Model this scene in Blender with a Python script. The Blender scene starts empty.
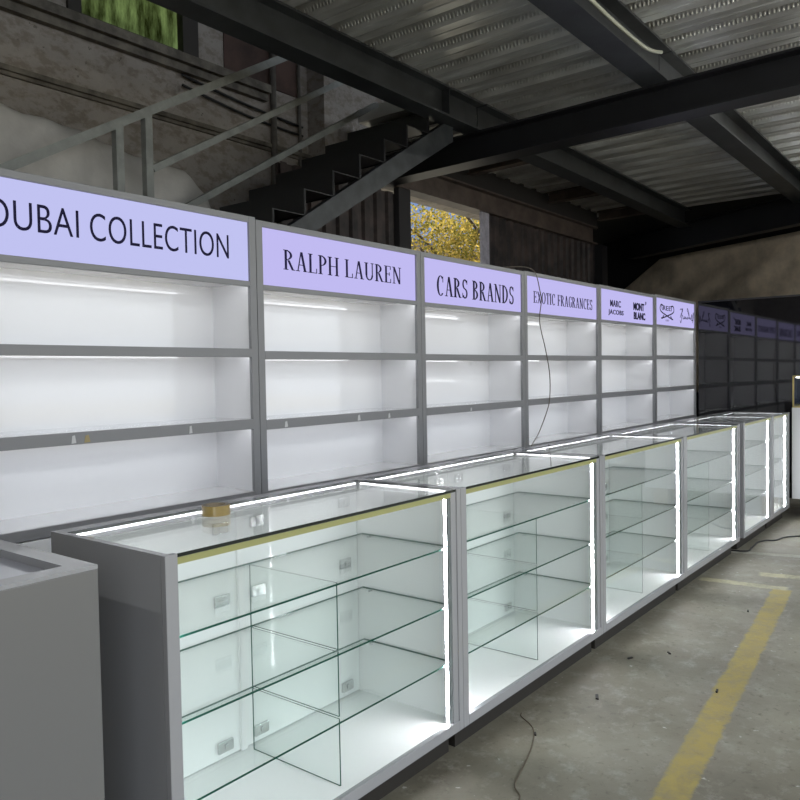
import bpy, bmesh, math, random
from mathutils import Vector, Matrix

random.seed(7)
scene = bpy.context.scene
COL = scene.collection

# ---------------------------------------------------------------- camera
cam_data = bpy.data.cameras.new('camera')
cam_data.sensor_width = 36.0
cam_data.lens = 770.08 * 36.0 / 800.0
cam_data.clip_start = 0.05
cam_data.clip_end = 200
cam = bpy.data.objects.new('camera', cam_data)
COL.objects.link(cam)
_r = Vector((0.61607937, -0.78748958, -0.01750377))
_u = Vector((0.03792601, 0.00746008, 0.9992527))
_f = Vector((0.78677051, 0.61628282, -0.03446234))
cam.matrix_world = Matrix(((_r.x, _u.x, -_f.x, -2.3386), (_r.y, _u.y, -_f.y, -2.6417),
                           (_r.z, _u.z, -_f.z, 1.35), (0, 0, 0, 1)))
scene.camera = cam

# ---------------------------------------------------------------- world, sun, exposure
world = bpy.data.worlds.new('world')
scene.world = world
world.use_nodes = True
_bg = world.node_tree.nodes['Background']
_bg.inputs['Color'].default_value = (0.86, 0.93, 1.0, 1)
_bg.inputs['Strength'].default_value = 1.9
sun_data = bpy.data.lights.new('sun', 'SUN')
sun_data.energy = 12.0
sun_data.angle = math.radians(1.0)
sun_data.color = (1.0, 0.94, 0.82)
sun = bpy.data.objects.new('sun', sun_data)
COL.objects.link(sun)
sun.location = (14, 9, 9)
sun.rotation_euler = Vector((-0.78, -0.04, -0.62)).to_track_quat('-Z', 'Y').to_euler()
scene.view_settings.view_transform = 'Standard'
scene.view_settings.look = 'None'
scene.view_settings.gamma = 1
scene.view_settings.exposure = 0.0
scene.view_settings.use_curve_mapping = False
scene.cycles.use_denoising = True
scene.cycles.max_bounces = 10
scene.cycles.transparent_max_bounces = 32
scene.cycles.glossy_bounces = 6
scene.cycles.diffuse_bounces = 4
scene.cycles.caustics_reflective = False
scene.cycles.caustics_refractive = False
scene.cycles.sample_clamp_indirect = 4.0

TUBE_STRENGTH = 85.0      # tube lamps, mostly unseen ones added as fill
LED_UNIT = 9.5           # strips in the wall units
LED_COUNTER = 15.0      # strips along the top of the glass counters
LED_POST = 110.0         # strips down the front corners of the glass counters
SIGN = 0.62               # lit sign faces


# ---------------------------------------------------------------- materials
def srgb(r, g, b):
    def c(v):
        v /= 255.0
        return v / 12.92 if v <= 0.04045 else ((v + 0.055) / 1.055) ** 2.4
    return (c(r), c(g), c(b), 1)


def new_mat(name):
    m = bpy.data.materials.new(name)
    m.use_nodes = True
    nt = m.node_tree
    return m, nt, nt.nodes['Principled BSDF']


def plain(name, col, rough=0.5, metal=0.0, coat=0.0, ior=None, noise=0.0, scale=6.0, bump=0.0, dark=None):
    m, nt, b = new_mat(name)
    b.inputs['Base Color'].default_value = col
    b.inputs['Roughness'].default_value = rough
    b.inputs['Metallic'].default_value = metal
    if coat:
        b.inputs['Coat Weight'].default_value = coat
        b.inputs['Coat Roughness'].default_value = 0.02
    if ior:
        b.inputs['IOR'].default_value = ior
    if noise or bump:
        tc = nt.nodes.new('ShaderNodeTexCoord')
        n = nt.nodes.new('ShaderNodeTexNoise')
        n.inputs['Scale'].default_value = scale
        n.inputs['Detail'].default_value = 6
        n.inputs['Roughness'].default_value = 0.6
        nt.links.new(tc.outputs['Object'], n.inputs['Vector'])
        if noise:
            d = dark or tuple(c * (1 - noise) for c in col[:3]) + (1,)
            mx = nt.nodes.new('ShaderNodeMix')
            mx.data_type = 'RGBA'
            rp = nt.nodes.new('ShaderNodeMapRange')
            rp.inputs[1].default_value = 0.35
            rp.inputs[2].default_value = 0.65
            nt.links.new(n.outputs['Fac'], rp.inputs[0])
            nt.links.new(rp.outputs[0], mx.inputs[0])
            mx.inputs[6].default_value = d
            mx.inputs[7].default_value = col
            nt.links.new(mx.outputs[2], b.inputs['Base Color'])
        if bump:
            bp = nt.nodes.new('ShaderNodeBump')
            bp.inputs['Strength'].default_value = bump
            bp.inputs['Distance'].default_value = 0.02
            nt.links.new(n.outputs['Fac'], bp.inputs['Height'])
            nt.links.new(bp.outputs[0], b.inputs['Normal'])
    return m


def emitter(name, col, strength):
    m = bpy.data.materials.new(name)
    m.use_nodes = True
    nt = m.node_tree
    nt.nodes.clear()
    e = nt.nodes.new('ShaderNodeEmission')
    e.inputs['Color'].default_value = col
    e.inputs['Strength'].default_value = strength
    o = nt.nodes.new('ShaderNodeOutputMaterial')
    nt.links.new(e.outputs[0], o.inputs[0])
    return m


def thin_glass(name, tint, ior=1.5):
    m = bpy.data.materials.new(name)
    m.use_nodes = True
    nt = m.node_tree
    nt.nodes.clear()
    t = nt.nodes.new('ShaderNodeBsdfTransparent')
    t.inputs['Color'].default_value = tint
    g = nt.nodes.new('ShaderNodeBsdfGlossy')
    g.inputs['Roughness'].default_value = 0.0
    lw = nt.nodes.new('ShaderNodeLayerWeight')      # Schlick reflectance, the same from both sides of the sheet
    lw.inputs['Blend'].default_value = 0.5
    pw = nt.nodes.new('ShaderNodeMath')
    pw.operation = 'POWER'
    pw.inputs[1].default_value = 5.0
    nt.links.new(lw.outputs['Facing'], pw.inputs[0])
    f0 = ((ior - 1) / (ior + 1)) ** 2
    fr = nt.nodes.new('ShaderNodeMapRange')
    fr.inputs[3].default_value = f0
    fr.inputs[4].default_value = 1.0
    nt.links.new(pw.outputs[0], fr.inputs[0])
    mx = nt.nodes.new('ShaderNodeMixShader')
    o = nt.nodes.new('ShaderNodeOutputMaterial')
    nt.links.new(fr.outputs[0], mx.inputs[0])
    nt.links.new(t.outputs[0], mx.inputs[1])
    nt.links.new(g.outputs[0], mx.inputs[2])
    nt.links.new(mx.outputs[0], o.inputs[0])
    return m


def galvanised():
    """steel decking: spangled zinc with a row of pressed dimples on each flat"""
    m, nt, b = new_mat('galvanised_deck')
    b.inputs['Metallic'].default_value = 0.5
    b.inputs['Roughness'].default_value = 0.34
    tc = nt.nodes.new('ShaderNodeTexCoord')
    n = nt.nodes.new('ShaderNodeTexNoise')
    n.inputs['Scale'].default_value = 3.0
    n.inputs['Detail'].default_value = 8
    mp = nt.nodes.new('ShaderNodeMapping')
    mp.inputs['Scale'].default_value = (3.0, 0.5, 1.0)
    nt.links.new(tc.outputs['Object'], mp.inputs[0])
    nt.links.new(mp.outputs[0], n.inputs['Vector'])
    rp = nt.nodes.new('ShaderNodeValToRGB')
    rp.color_ramp.elements[0].position = 0.3
    rp.color_ramp.elements[0].color = (0.42, 0.41, 0.39, 1)
    rp.color_ramp.elements[1].position = 0.7
    rp.color_ramp.elements[1].color = (0.86, 0.87, 0.86, 1)
    nt.links.new(n.outputs['Fac'], rp.inputs[0])
    nt.links.new(rp.outputs[0], b.inputs['Base Color'])
    sep = nt.nodes.new('ShaderNodeSeparateXYZ')
    nt.links.new(tc.outputs['Object'], sep.inputs[0])

    def mth(op, a, bv, clamp=False):
        k = nt.nodes.new('ShaderNodeMath')
        k.operation = op
        k.use_clamp = clamp
        for i, v in enumerate((a, bv)):
            if isinstance(v, (int, float)):
                k.inputs[i].default_value = v
            else:
                nt.links.new(v, k.inputs[i])
        return k.outputs[0]
    # dimples: periodic in y (5 cm), two rows per rib period in x
    yy = mth('SUBTRACT', mth('PINGPONG', sep.outputs['Y'], 0.0275), 0.0137)
    zz = mth('SUBTRACT', sep.outputs['Z'], 3.575 + 0.042)
    d2 = mth('ADD', mth('MULTIPLY', yy, yy), mth('MULTIPLY', mth('MULTIPLY', zz, zz), 0.35))
    h = mth('SUBTRACT', 1.0, mth('MULTIPLY', d2, 9000.0), True)
    bp = nt.nodes.new('ShaderNodeBump')
    bp.inputs['Strength'].default_value = 0.9
    bp.inputs['Distance'].default_value = 0.006
    nt.links.new(h, bp.inputs['Height'])
    nt.links.new(bp.outputs[0], b.inputs['Normal'])
    return m


def floor_mat():
    m, nt, b = new_mat('worn_concrete_floor')
    b.inputs['Roughness'].default_value = 0.62
    tc = nt.nodes.new('ShaderNodeTexCoord')
    L = nt.links

    def noise(scale, detail=6, rough=0.6, vec=None):
        n = nt.nodes.new('ShaderNodeTexNoise')
        n.inputs['Scale'].default_value = scale
        n.inputs['Detail'].default_value = detail
        n.inputs['Roughness'].default_value = rough
        L.new(vec or tc.outputs['Object'], n.inputs['Vector'])
        return n.outputs['Fac']

    def mth(op, a, bv=0.0, clamp=False):
        k = nt.nodes.new('ShaderNodeMath')
        k.operation = op
        k.use_clamp = clamp
        for i, v in enumerate((a, bv)):
            if isinstance(v, (int, float)):
                k.inputs[i].default_value = v
            else:
                L.new(v, k.inputs[i])
        return k.outputs[0]

    def mix(fac, a, c):
        k = nt.nodes.new('ShaderNodeMix')
        k.data_type = 'RGBA'
        L.new(fac, k.inputs[0])
        for i, v in ((6, a), (7, c)):
            if isinstance(v, tuple):
                k.inputs[i].default_value = v
            else:
                L.new(v, k.inputs[i])
        return k.outputs[2]

    def rng(v, a, c):
        k = nt.nodes.new('ShaderNodeMapRange')
        k.inputs[1].default_value = a
        k.inputs[2].default_value = c
        L.new(v, k.inputs[0])
        return k.outputs[0]
    base = mix(rng(noise(1.3, 8), 0.35, 0.68), (0.17, 0.152, 0.115, 1), (0.33, 0.31, 0.245, 1))
    base = mix(rng(noise(9, 8, 0.75), 0.52, 0.75), base, (0.40, 0.385, 0.33, 1))
    base = mix(mth('MULTIPLY', rng(noise(28, 6, 0.7), 0.56, 0.72), 0.7), base, (0.10, 0.085, 0.06, 1))
    # scattered paint specks
    base = mix(mth('MULTIPLY', rng(noise(21, 3, 0.5), 0.70, 0.74), 0.8), base, (0.62, 0.61, 0.56, 1))
    base = mix(mth('MULTIPLY', rng(noise(17, 3, 0.5), 0.27, 0.23), 0.75), base, (0.07, 0.06, 0.05, 1))
    sep = nt.nodes.new('ShaderNodeSeparateXYZ')
    L.new(tc.outputs['Object'], sep.inputs[0])
    X, Y = sep.outputs['X'], sep.outputs['Y']
    wob = mth('MULTIPLY', mth('SUBTRACT', noise(14, 5, 0.7), 0.5), 0.05)
    wear = rng(noise(9, 9, 0.8), 0.38, 0.56)
    yellow = (0.44, 0.34, 0.085, 1)
    pale = (0.52, 0.48, 0.30, 1)

    def stripe(x0, y0, x1, y1, w, fac, col, prev):
        dx, dy = x1 - x0, y1 - y0
        ln = math.hypot(dx, dy)
        dx, dy = dx / ln, dy / ln
        rx, ry = mth('SUBTRACT', X, x0), mth('SUBTRACT', Y, y0)
        perp = mth('ABSOLUTE', mth('ADD', mth('SUBTRACT', mth('MULTIPLY', rx, dy), mth('MULTIPLY', ry, dx)), wob))
        al = mth('ADD', mth('MULTIPLY', rx, dx), mth('MULTIPLY', ry, dy))
        k = mth('MULTIPLY', rng(perp, w / 2 + 0.006, w / 2 - 0.006), rng(mth('ABSOLUTE', mth('SUBTRACT', al, ln / 2)), ln / 2 + 0.01, ln / 2 - 0.01))
        k = mth('MULTIPLY', k, mth('ADD', mth('MULTIPLY', wear, fac), 0.95 - fac, True))
        return mix(k, prev, col)
    base = stripe(-3.2, -2.105, 2.72, -1.60, 0.105, 0.50, yellow, base)
    base = stripe(2.70, -1.12, 2.745, -1.62, 0.085, 0.75, pale, base)
    base = stripe(3.55, -0.98, 3.72, -1.70, 0.08, 0.9, (0.5, 0.49, 0.42, 1), base)
    base = stripe(3.02, -1.40, 3.10, -1.75, 0.10, 0.8, pale, base)
    L.new(base, b.inputs['Base Color'])
    bp = nt.nodes.new('ShaderNodeBump')
    bp.inputs['Strength'].default_value = 0.25
    bp.inputs['Distance'].default_value = 0.01
    L.new(noise(22, 8, 0.7), bp.inputs['Height'])
    L.new(bp.outputs[0], b.inputs['Normal'])
    return m


def concrete_mat():
    m, nt, b = new_mat('dirty_concrete_wall')
    b.inputs['Roughness'].default_value = 0.85
    tc = nt.nodes.new('ShaderNodeTexCoord')
    L = nt.links

    def noise(scale, detail, sx=1, sz=1):
        mp = nt.nodes.new('ShaderNodeMapping')
        mp.inputs['Scale'].default_value = (sx, 1, sz)
        L.new(tc.outputs['Object'], mp.inputs[0])
        n = nt.nodes.new('ShaderNodeTexNoise')
        n.inputs['Scale'].default_value = scale
        n.inputs['Detail'].default_value = detail
        n.inputs['Roughness'].default_value = 0.65
        L.new(mp.outputs[0], n.inputs['Vector'])
        return n.outputs['Fac']

    def ramp(v, a, ca, c, cc):
        r = nt.nodes.new('ShaderNodeValToRGB')
        r.color_ramp.elements[0].position = a
        r.color_ramp.elements[0].color = ca
        r.color_ramp.elements[1].position = c
        r.color_ramp.elements[1].color = cc
        L.new(v, r.inputs[0])
        return r.outputs[0]

    def mul(a, c):
        k = nt.nodes.new('ShaderNodeMix')
        k.data_type = 'RGBA'
        k.blend_type = 'MULTIPLY'
        k.inputs[0].default_value = 1
        L.new(a, k.inputs[6])
        L.new(c, k.inputs[7])
        return k.outputs[2]
    c1 = ramp(noise(1.1, 8), 0.25, (0.23, 0.205, 0.185, 1), 0.75, (0.39, 0.36, 0.33, 1))
    c2 = ramp(noise(9, 8, 1, 1.6), 0.40, (0.72, 0.69, 0.65, 1), 0.52, (1, 1, 1, 1))
    c3 = ramp(noise(16, 5), 0.27, (0.2, 0.18, 0.16, 1), 0.33, (1, 1, 1, 1))
    L.new(mul(mul(c1, c2), c3), b.inputs['Base Color'])
    bp = nt.nodes.new('ShaderNodeBump')
    bp.inputs['Strength'].default_value = 0.5
    bp.inputs['Distance'].default_value = 0.03
    L.new(noise(11, 10), bp.inputs['Height'])
    L.new(bp.outputs[0], b.inputs['Normal'])
    return m


def mossy_pane():
    m = bpy.data.materials.new('mossy_window_pane')
    m.use_nodes = True
    nt = m.node_tree
    nt.nodes.clear()
    tc = nt.nodes.new('ShaderNodeTexCoord')
    mp = nt.nodes.new('ShaderNodeMapping')
    mp.inputs['Scale'].default_value = (9, 1, 1.6)
    n = nt.nodes.new('ShaderNodeTexNoise')
    n.inputs['Scale'].default_value = 1.6
    n.inputs['Detail'].default_value = 8
    n.inputs['Roughness'].default_value = 0.7
    r = nt.nodes.new('ShaderNodeValToRGB')
    r.color_ramp.elements[0].position = 0.36
    r.color_ramp.elements[0].color = (0.07, 0.08, 0.035, 1)
    r.color_ramp.elements[1].position = 0.66
    r.color_ramp.elements[1].color = (0.46, 0.54, 0.32, 1)
    t = nt.nodes.new('ShaderNodeBsdfTranslucent')
    o = nt.nodes.new('ShaderNodeOutputMaterial')
    nt.links.new(tc.outputs['Object'], mp.inputs[0])
    nt.links.new(mp.outputs[0], n.inputs['Vector'])
    nt.links.new(n.outputs['Fac'], r.inputs[0])
    nt.links.new(r.outputs[0], t.inputs['Color'])
    nt.links.new(t.outputs[0], o.inputs[0])
    return m


def leaf_mat():
    m = bpy.data.materials.new('autumn_leaves')
    m.use_nodes = True
    nt = m.node_tree
    nt.nodes.clear()
    g = nt.nodes.new('ShaderNodeNewGeometry')
    r = nt.nodes.new('ShaderNodeValToRGB')
    r.color_ramp.elements[0].color = (0.09, 0.10, 0.02, 1)
    r.color_ramp.elements[1].color = (0.46, 0.33, 0.08, 1)
    d = nt.nodes.new('ShaderNodeBsdfDiffuse')
    t = nt.nodes.new('ShaderNodeBsdfTranslucent')
    mx = nt.nodes.new('ShaderNodeMixShader')
    mx.inputs[0].default_value = 0.5
    o = nt.nodes.new('ShaderNodeOutputMaterial')
    nt.links.new(g.outputs['Random Per Island'], r.inputs[0])
    nt.links.new(r.outputs[0], d.inputs['Color'])
    nt.links.new(r.outputs[0], t.inputs['Color'])
    nt.links.new(d.outputs[0], mx.inputs[1])
    nt.links.new(t.outputs[0], mx.inputs[2])
    nt.links.new(mx.outputs[0], o.inputs[0])
    return m


M = {
    'frame': plain('silver_grey_lacquer', (0.25, 0.25, 0.26, 1), 0.42),
    'counter_paint': plain('grey_gloss_lacquer', (0.41, 0.41, 0.425, 1), 0.22, coat=0.4),
    'closed_paint': plain('mid_grey_lacquer', (0.21, 0.207, 0.204, 1), 0.22, coat=0.4),
    'white': plain('white_gloss_panel', (0.81, 0.81, 0.82, 1), 0.05, coat=0.3),
    'door_white': plain('white_rear_door', (0.86, 0.87, 0.87, 1), 0.06, ior=1.22),
    'white_matt': plain('white_board', (0.86, 0.86, 0.86, 1), 0.3),
    'base_white': plain('white_lacquer', (0.86, 0.86, 0.87, 1), 0.3),
    'rim_blue': plain('blue_grey_panel', (0.52, 0.53, 0.60, 1), 0.15, coat=0.4),
    'plinth': plain('dark_plinth_board', (0.026, 0.022, 0.018, 1), 0.6),
    'glass': thin_glass('clear_glass', (0.975, 0.993, 0.985, 1), 1.5),
    'front_glass': thin_glass('coated_front_glass', (0.975, 0.993, 0.985, 1), 1.22),
    'shelf_glass': thin_glass('shelf_glass', (0.975, 0.992, 0.984, 1), 1.42),
    'glass_edge': plain('green_glass_edge', (0.012, 0.085, 0.06, 1), 0.15),
    'dark_edge': plain('dark_glass_edge', (0.014, 0.02, 0.016, 1), 0.2),
    'olive': plain('olive_gold_edge_bead', (0.42, 0.42, 0.17, 1), 0.3),
    'brass': plain('brass_trim', (0.62, 0.50, 0.20, 1), 0.3, metal=0.6),
    'chrome': plain('satin_chrome', (0.62, 0.63, 0.63, 1), 0.25, metal=0.9),
    'chrome_light': plain('bright_chrome', (0.85, 0.86, 0.86, 1), 0.2, metal=0.6),
    'led_unit': emitter('cool_white_led_unit', (0.95, 0.96, 1.0, 1), LED_UNIT),
    'led_counter': emitter('cool_white_led_counter', (0.96, 0.95, 1.0, 1), LED_COUNTER),
    'led_post': emitter('cool_white_led_post', (0.96, 0.95, 1.0, 1), LED_POST),
    'sign_blue': emitter('lit_sign_cool', (0.86, 0.875, 1.42, 1), SIGN),
    'sign_lilac': emitter('lit_sign_lilac', (0.86, 0.80, 1.42, 1), SIGN),
    'ink': plain('navy_lettering', (0.010, 0.006, 0.06, 1), 0.9),
    'ink_black': plain('black_navy_lettering', (0.006, 0.004, 0.04, 1), 0.9),
    'ink_grey': plain('faint_lettering', (0.13, 0.11, 0.25, 1), 0.5),
    'black_gloss': plain('black_gloss_panel', (0.006, 0.006, 0.008, 1), 0.035, ior=1.8),
    'floor': floor_mat(),
    'deck': galvanised(),
    'beam': plain('dark_painted_steel', (0.040, 0.044, 0.048, 1), 0.42, noise=0.5, scale=5),
    'beam_black': plain('black_painted_steel', (0.013, 0.013, 0.016, 1), 0.5, noise=0.4, scale=4),
    'beam_rust': plain('brown_painted_steel', (0.13, 0.10, 0.088, 1), 0.55, noise=0.5, scale=6),
    'stair': plain('stair_steel', (0.05, 0.056, 0.06, 1), 0.45, noise=0.55, scale=7, dark=(0.02, 0.022, 0.026, 1)),
    'step': plain('black_step_plate', (0.012, 0.012, 0.014, 1), 0.45, noise=0.4, scale=8),
    'rail': plain('grey_painted_rail', (0.30, 0.315, 0.30, 1), 0.5, noise=0.3, scale=9),
    'concrete': concrete_mat(),
    'ledge': plain('dark_concrete_ledge', (0.20, 0.18, 0.15, 1), 0.85, noise=0.6, scale=7, bump=0.5),
    'rust_wall': plain('reddish_brown_render', (0.10, 0.06, 0.05, 1), 0.85, noise=0.6, scale=3, bump=0.4),
    'pipe': plain('grimy_pipe', (0.13, 0.12, 0.105, 1), 0.6, noise=0.4, scale=12),
    'sheet': plain('dark_corrugated_sheet', (0.075, 0.055, 0.05, 1), 0.6, noise=0.65, scale=5, dark=(0.02, 0.017, 0.018, 1)),
    'post_white': plain('weathered_pale_post', (0.52, 0.50, 0.58, 1), 0.6, noise=0.35, scale=12),
    'plastic': plain('pale_plastic_sheet', (0.62, 0.60, 0.57, 1), 0.5, noise=0.25, scale=3, bump=0.5),
    'tarp': plain('tan_tarpaulin', (0.72, 0.60, 0.46, 1), 0.75, noise=0.5, scale=2.6, bump=0.8),
    'dark_wall': plain('dark_wall_paint', (0.03, 0.028, 0.03, 1), 0.8),
    'roof': plain('dark_roof_underside', (0.06, 0.055, 0.05, 1), 0.9),
    'pane': mossy_pane(),
    'dark_frame': plain('dark_window_frame', (0.03, 0.026, 0.022, 1), 0.7),
    'tape': plain('brown_packing_tape', (0.34, 0.24, 0.08, 1), 0.3, noise=0.2, scale=20),
    'tape_core': plain('cardboard_core', (0.30, 0.24, 0.17, 1), 0.8),
    'tape_top': plain('tape_roll_side', (0.22, 0.19, 0.15, 1), 0.5, noise=0.4, scale=60),
    'scrap_white': plain('clear_tape_scrap', (0.62, 0.62, 0.63, 1), 0.3),
    'scrap_brown': plain('brown_tape_scrap', (0.38, 0.30, 0.14, 1), 0.4),
    'wire': plain('brown_wire', (0.12, 0.10, 0.08, 1), 0.6),
    'cable': plain('black_cable', (0.012, 0.012, 0.012, 1), 0.5),
    'string': plain('brown_string', (0.15, 0.125, 0.09, 1), 0.8),
    'chip': plain('dark_chip', (0.03, 0.027, 0.024, 1), 0.7),
    'conduit': plain('cream_conduit', (0.55, 0.56, 0.47, 1), 0.5),
    'lamp_body': plain('white_lamp_body', (0.8, 0.8, 0.78, 1), 0.5),
    'tube': emitter('lit_tube', (0.98, 1.0, 0.95, 1), TUBE_STRENGTH),
    'wood': plain('pine_block', (0.40, 0.30, 0.17, 1), 0.7, noise=0.3, scale=9),
    'navy_back': plain('navy_panel', (0.03, 0.045, 0.10, 1), 0.2),
    'leaf': leaf_mat(),
    'bark': plain('dark_bark', (0.07, 0.05, 0.035, 1), 0.9),
    'facade': plain('grey_brown_render', (0.30, 0.25, 0.24, 1), 0.9, noise=0.25, scale=2),
    'blue_roof': plain('blue_sheet_roof', (0.10, 0.17, 0.36, 1), 0.6),
    'white_rail': plain('white_painted_rail', (0.8, 0.78, 0.76, 1), 0.5),
    'ground': plain('outdoor_ground', (0.38, 0.36, 0.30, 1), 0.9, noise=0.3, scale=2),
}


# ---------------------------------------------------------------- mesh helpers
class MB:
    """collects shapes; build() links them as ONE mesh object"""

    def __init__(self):
        self.v, self.f, self.mi = [], [], []

    def box(self, x0, x1, y0, y1, z0, z1, mi=0):
        b = len(self.v)
        self.v += [(x0, y0, z0), (x1, y0, z0), (x1, y1, z0), (x0, y1, z0), (x0, y0, z1), (x1, y0, z1), (x1, y1, z1), (x0, y1, z1)]
        fs = [(0, 3, 2, 1), (4, 5, 6, 7), (0, 1, 5, 4), (1, 2, 6, 5), (2, 3, 7, 6), (3, 0, 4, 7)]
        self.f += [tuple(b + i for i in q) for q in fs]
        if isinstance(mi, (list, tuple)):   # bottom, top, front, right, back, left
            self.mi += list(mi)
        else:
            self.mi += [mi] * 6
        return self

    def poly(self, pts, mi=0):
        b = len(self.v)
        self.v += [tuple(p) for p in pts]
        self.f.append(tuple(range(b, b + len(pts))))
        self.mi.append(mi)
        return self

    def prism(self, pts, off, mi=0):
        """closed polygon pts swept by the vector off"""
        b, n = len(self.v), len(pts)
        off = Vector(off)
        self.v += [tuple(p) for p in pts] + [tuple(Vector(p) + off) for p in pts]
        self.f += [tuple(b + i for i in range(n)), tuple(b + n + i for i in reversed(range(n)))]
        self.f += [(b + i, b + n + i, b + n + (i + 1) % n, b + (i + 1) % n) for i in range(n)]
        self.mi += [mi] * (n + 2)
        return self

    def bar(self, p, q, w, h, up=(0, 0, 1), mi=0):
        """box section bar from p to q, w wide across, h along up"""
        p, q, up = Vector(p), Vector(q), Vector(up)
        d = (q - p).normalized()
        s = d.cross(up).normalized()
        t = s.cross(d).normalized()
        c = [p + s * (a * w / 2) + t * (b * h / 2) for a, b in ((-1, -1), (1, -1), (1, 1), (-1, 1))]
        return self.prism(c, q - p, mi)

    def ibeam(self, p, q, w, h, tf=0.016, tw=0.012, mi=0):
        """I section; p and q lie on the underside centre line"""
        p, q = Vector(p), Vector(q)
        d = (q - p).normalized()
        s = Vector((d.y, -d.x, 0))
        z = Vector((0, 0, 1))
        a, b = w / 2, tw / 2
        prof = [(-a, 0), (a, 0), (a, tf), (b, tf), (b, h - tf), (a, h - tf), (a, h), (-a, h), (-a, h - tf), (-b, h - tf), (-b, tf), (-a, tf)]
        return self.prism([p + s * x + z * y for x, y in prof], q - p, mi)

    def tube(self, pts, r, seg=8, mi=0):
        pts = [Vector(p) for p in pts]
        b = len(self.v)
        n = len(pts)
        prev = None
        for i, p in enumerate(pts):
            d = (pts[min(i + 1, n - 1)] - pts[max(i - 1, 0)]).normalized()
            if prev is None:
                prev = d.orthogonal().normalized()
            s = (prev - d * prev.dot(d))
            s = s.normalized() if s.length > 1e-6 else d.orthogonal().normalized()
            prev = s
            t = d.cross(s)
            for k in range(seg):
                a = 2 * math.pi * k / seg
                self.v.append(tuple(p + s * (r * math.cos(a)) + t * (r * math.sin(a))))
        for i in range(n - 1):
            for k in range(seg):
                k2 = (k + 1) % seg
                self.f.append((b + i * seg + k, b + i * seg + k2, b + (i + 1) * seg + k2, b + (i + 1) * seg + k))
                self.mi.append(mi)
        self.f.append(tuple(b + k for k in reversed(range(seg))))
        self.f.append(tuple(b + (n - 1) * seg + k for k in range(seg)))
        self.mi += [mi, mi]
        return self

    def build(self, name, mats, parent=None, loc=None, bevel=0.0, smooth=False):
        me = bpy.data.meshes.new(name)
        me.from_pydata(self.v, [], self.f)
        if not isinstance(mats, (list, tuple)):
            mats = [mats]
        for k in mats:
            me.materials.append(M[k])
        me.polygons.foreach_set('material_index', self.mi)
        bm = bmesh.new()
        bm.from_mesh(me)
        bmesh.ops.recalc_face_normals(bm, faces=bm.faces)
        bm.to_mesh(me)
        bm.free()
        if smooth:
            me.polygons.foreach_set('use_smooth', [True] * len(me.polygons))
        me.update()
        o = bpy.data.objects.new(name, me)
        COL.objects.link(o)
        if parent:
            o.parent = parent
        if loc:
            o.location = loc
        if bevel:
            bv = o.modifiers.new('bevel', 'BEVEL')
            bv.width = bevel
            bv.segments = 2
            bv.limit_method = 'ANGLE'
        return o


def thing(name, label, cat, loc=(0, 0, 0), rotz=0.0, group=None):
    o = bpy.data.objects.new(name, None)
    o.empty_display_size = 0.1
    COL.objects.link(o)
    o.location = loc
    o.rotation_euler = (0, 0, rotz)
    return tag(o, label, cat, group)


def tag(o, label, cat, group=None, kind=None):
    o['label'] = label
    o['category'] = cat
    if group:
        o['group'] = group
    if kind:
        o['kind'] = kind
    return o


def struct(o, label=None):
    o['kind'] = 'structure'
    if label:
        o['label'] = label
    return o


def smooth_path(pts, n=6):
    """Catmull-Rom through pts"""
    P = [Vector(p) for p in pts]
    P = [P[0] * 2 - P[1]] + P + [P[-1] * 2 - P[-2]]
    out = []
    for i in range(1, len(P) - 2):
        for k in range(n):
            t = k / n
            a, b, c, d = P[i - 1], P[i], P[i + 1], P[i + 2]
            out.append(0.5 * ((2 * b) + (c - a) * t + (2 * a - 5 * b + 4 * c - d) * t * t + (3 * b - a - 3 * c + d) * t ** 3))
    out.append(P[-2])
    return out


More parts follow.
